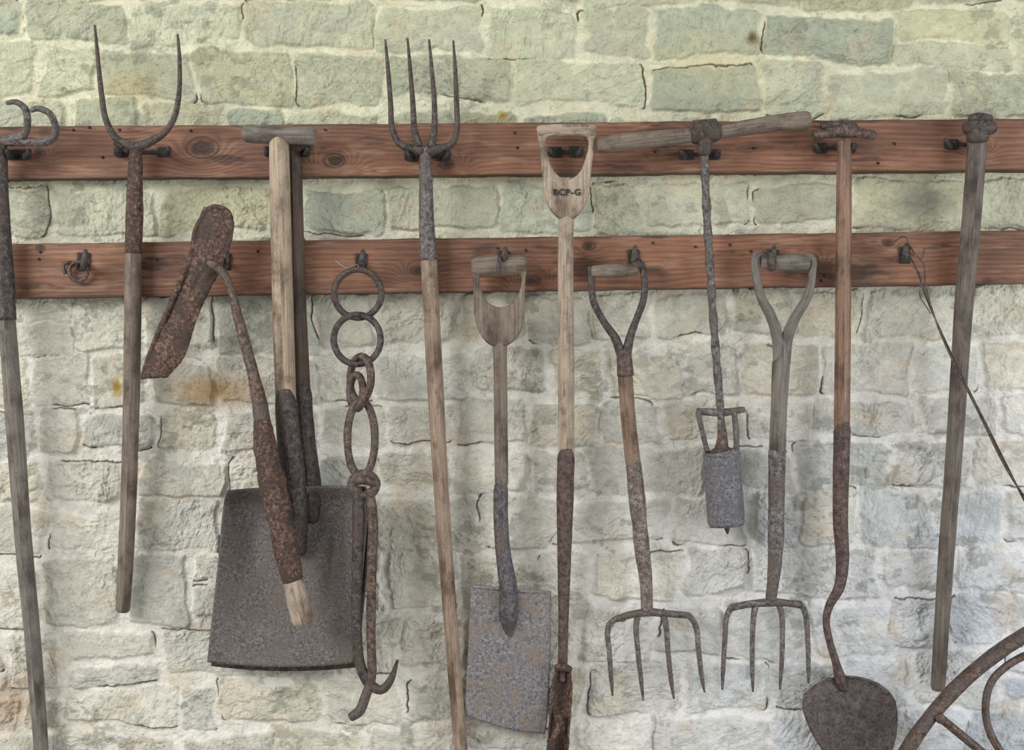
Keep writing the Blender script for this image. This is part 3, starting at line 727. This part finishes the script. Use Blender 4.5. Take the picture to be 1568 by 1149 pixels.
# --- right long handled beater
e = empty('long_handled_rammer', 1498, 200, .09)
tube('handle', e, [(1497, 210, .086, 15), (1488, 330, .08, 14.5), (1475, 480, .072, 14), (1462, 680, .06, 13), (1449, 850, .046, 12), (1436, 1058, .032, 11)], W_slate, lump=.025, lumpf=20)
tube('head', e, [(1474, 196, .092, 9), (1488, 195, .094, 12), (1510, 195, .094, 12), (1524, 197, .09, 9)], M_dark, lump=.07)
tube('cap', e, [(1482, 182, .094, 6), (1500, 180, .098, 8), (1519, 181, .094, 5)], M_dark, lump=.08)
tube('socket', e, [(1499, 185, .094, 13), (1497, 206, .092, 17), (1497, 220, .09, 16)], M_dark, lump=.06)

# --- wire
e = empty('wire_loop', 1395, 400, .08)
tube('wire_1', e, [(1384, 382, .1, 1.2), (1400, 405, .1, 1.2), (1422, 465, .09, 1.4), (1470, 570, .095, 1.4), (1520, 670, .09, 1.6), (1550, 730, .08, 1.6), (1585, 800, .07, 1.6)], M_dark, seg=8)
tube('wire_2', e, [(1386, 384, .1, 1.2), (1412, 400, .1, 1.2), (1418, 440, .094, 1.4), (1440, 510, .098, 1.4), (1500, 635, .092, 1.6), (1545, 725, .084, 1.6), (1590, 790, .07, 1.6)], M_rust, seg=8)
tube('wire_3', e, [(1370, 370, .09, 1), (1385, 362, .1, 1), (1395, 380, .1, 1), (1410, 398, .1, 1), (1416, 380, .1, 1)], M_dark, seg=8)
tube('wire_4', e, [(1398, 408, .1, .8), (1412, 425, .1, .8), (1408, 450, .1, .8), (1425, 480, .1, .8)], M_dark, seg=8)
e = empty('twine_scrap', 548, 412, .1)
tube('strand', e, [(513, 399, .1, .6), (530, 410, .102, .6), (549, 405, .11, .6), (540, 425, .1, .6)], W_tan, seg=6)

# --- iron cart wheel leaning at right
CXW, CYW, R0 = 1832, 1423, 521
e = empty('iron_wheel', CXW, CYW, .12)
pts = [(CXW+R0*math.cos(a), CYW+R0*math.sin(a), .12, 10.5) for a in np.linspace(0, 2*math.pi, 48, endpoint=False)]
tube('rim', e, pts, M_rust, seg=16, closed=True, lump=.05, flat=1.5)
ring('hub', e, CXW, CYW, 40, 40, .12, 16, M_rust)
for k in range(8):
    a = math.radians(219.5+k*45)
    ca, sa = math.cos(a), math.sin(a)
    x1, y1 = CXW+R0*ca, CYW+R0*sa
    tube('spoke_%d' % (k+1), e, [(x1, y1, .12, 7), (CXW+R0*.6*ca, CYW+R0*.6*sa, .12, 7), (CXW+45*ca, CYW+45*sa, .12, 8)], M_rust, seg=10)
tube('brace', e, [(1590, 995, .13, 6), (1545, 1018, .13, 6), (1518, 1045, .13, 6), (1509, 1085, .13, 6), (1517, 1125, .13, 6), (1545, 1165, .13, 6), (1575, 1180, .13, 6)], M_rust, seg=10, lump=.05)
tube('boss', e, [(1440, 1101, .1, 8), (1440, 1101, .145, 8)], M_rust, seg=12)

# ================================================================ CAMERA & LIGHT
cam = bpy.data.cameras.new('camera'); cam.lens = 50; cam.sensor_width = 36
co = bpy.data.objects.new('camera', cam); col.objects.link(co)
co.location = (0, -D, CZ); co.rotation_euler = (math.pi/2, 0, 0); sc.camera = co

def area(name, loc, tgt, size, energy, colr):
    l = bpy.data.lights.new(name, 'AREA'); l.shape = 'RECTANGLE'; l.size = size[0]; l.size_y = size[1]; l.energy = energy; l.color = colr
    o = bpy.data.objects.new(name, l); col.objects.link(o); o.location = loc
    o.rotation_euler = (Vector(tgt)-Vector(loc)).to_track_quat('-Z', 'Y').to_euler()
area('window_light_left', (-3.2, -2.8, 3.1), (0.1, 0, 1.4), (2.4, 1.5), 150, (1.0, .992, .965))
area('window_light_right', (3.2, -2.3, 1.4), (0.3, 0, 1.2), (2.0, 1.8), 72, (.94, .97, 1.0))
w = bpy.data.worlds.new('world'); sc.world = w; w.use_nodes = True
bg = w.node_tree.nodes['Background']; bg.inputs[0].default_value = (.965, .975, .965, 1); bg.inputs[1].default_value = .6
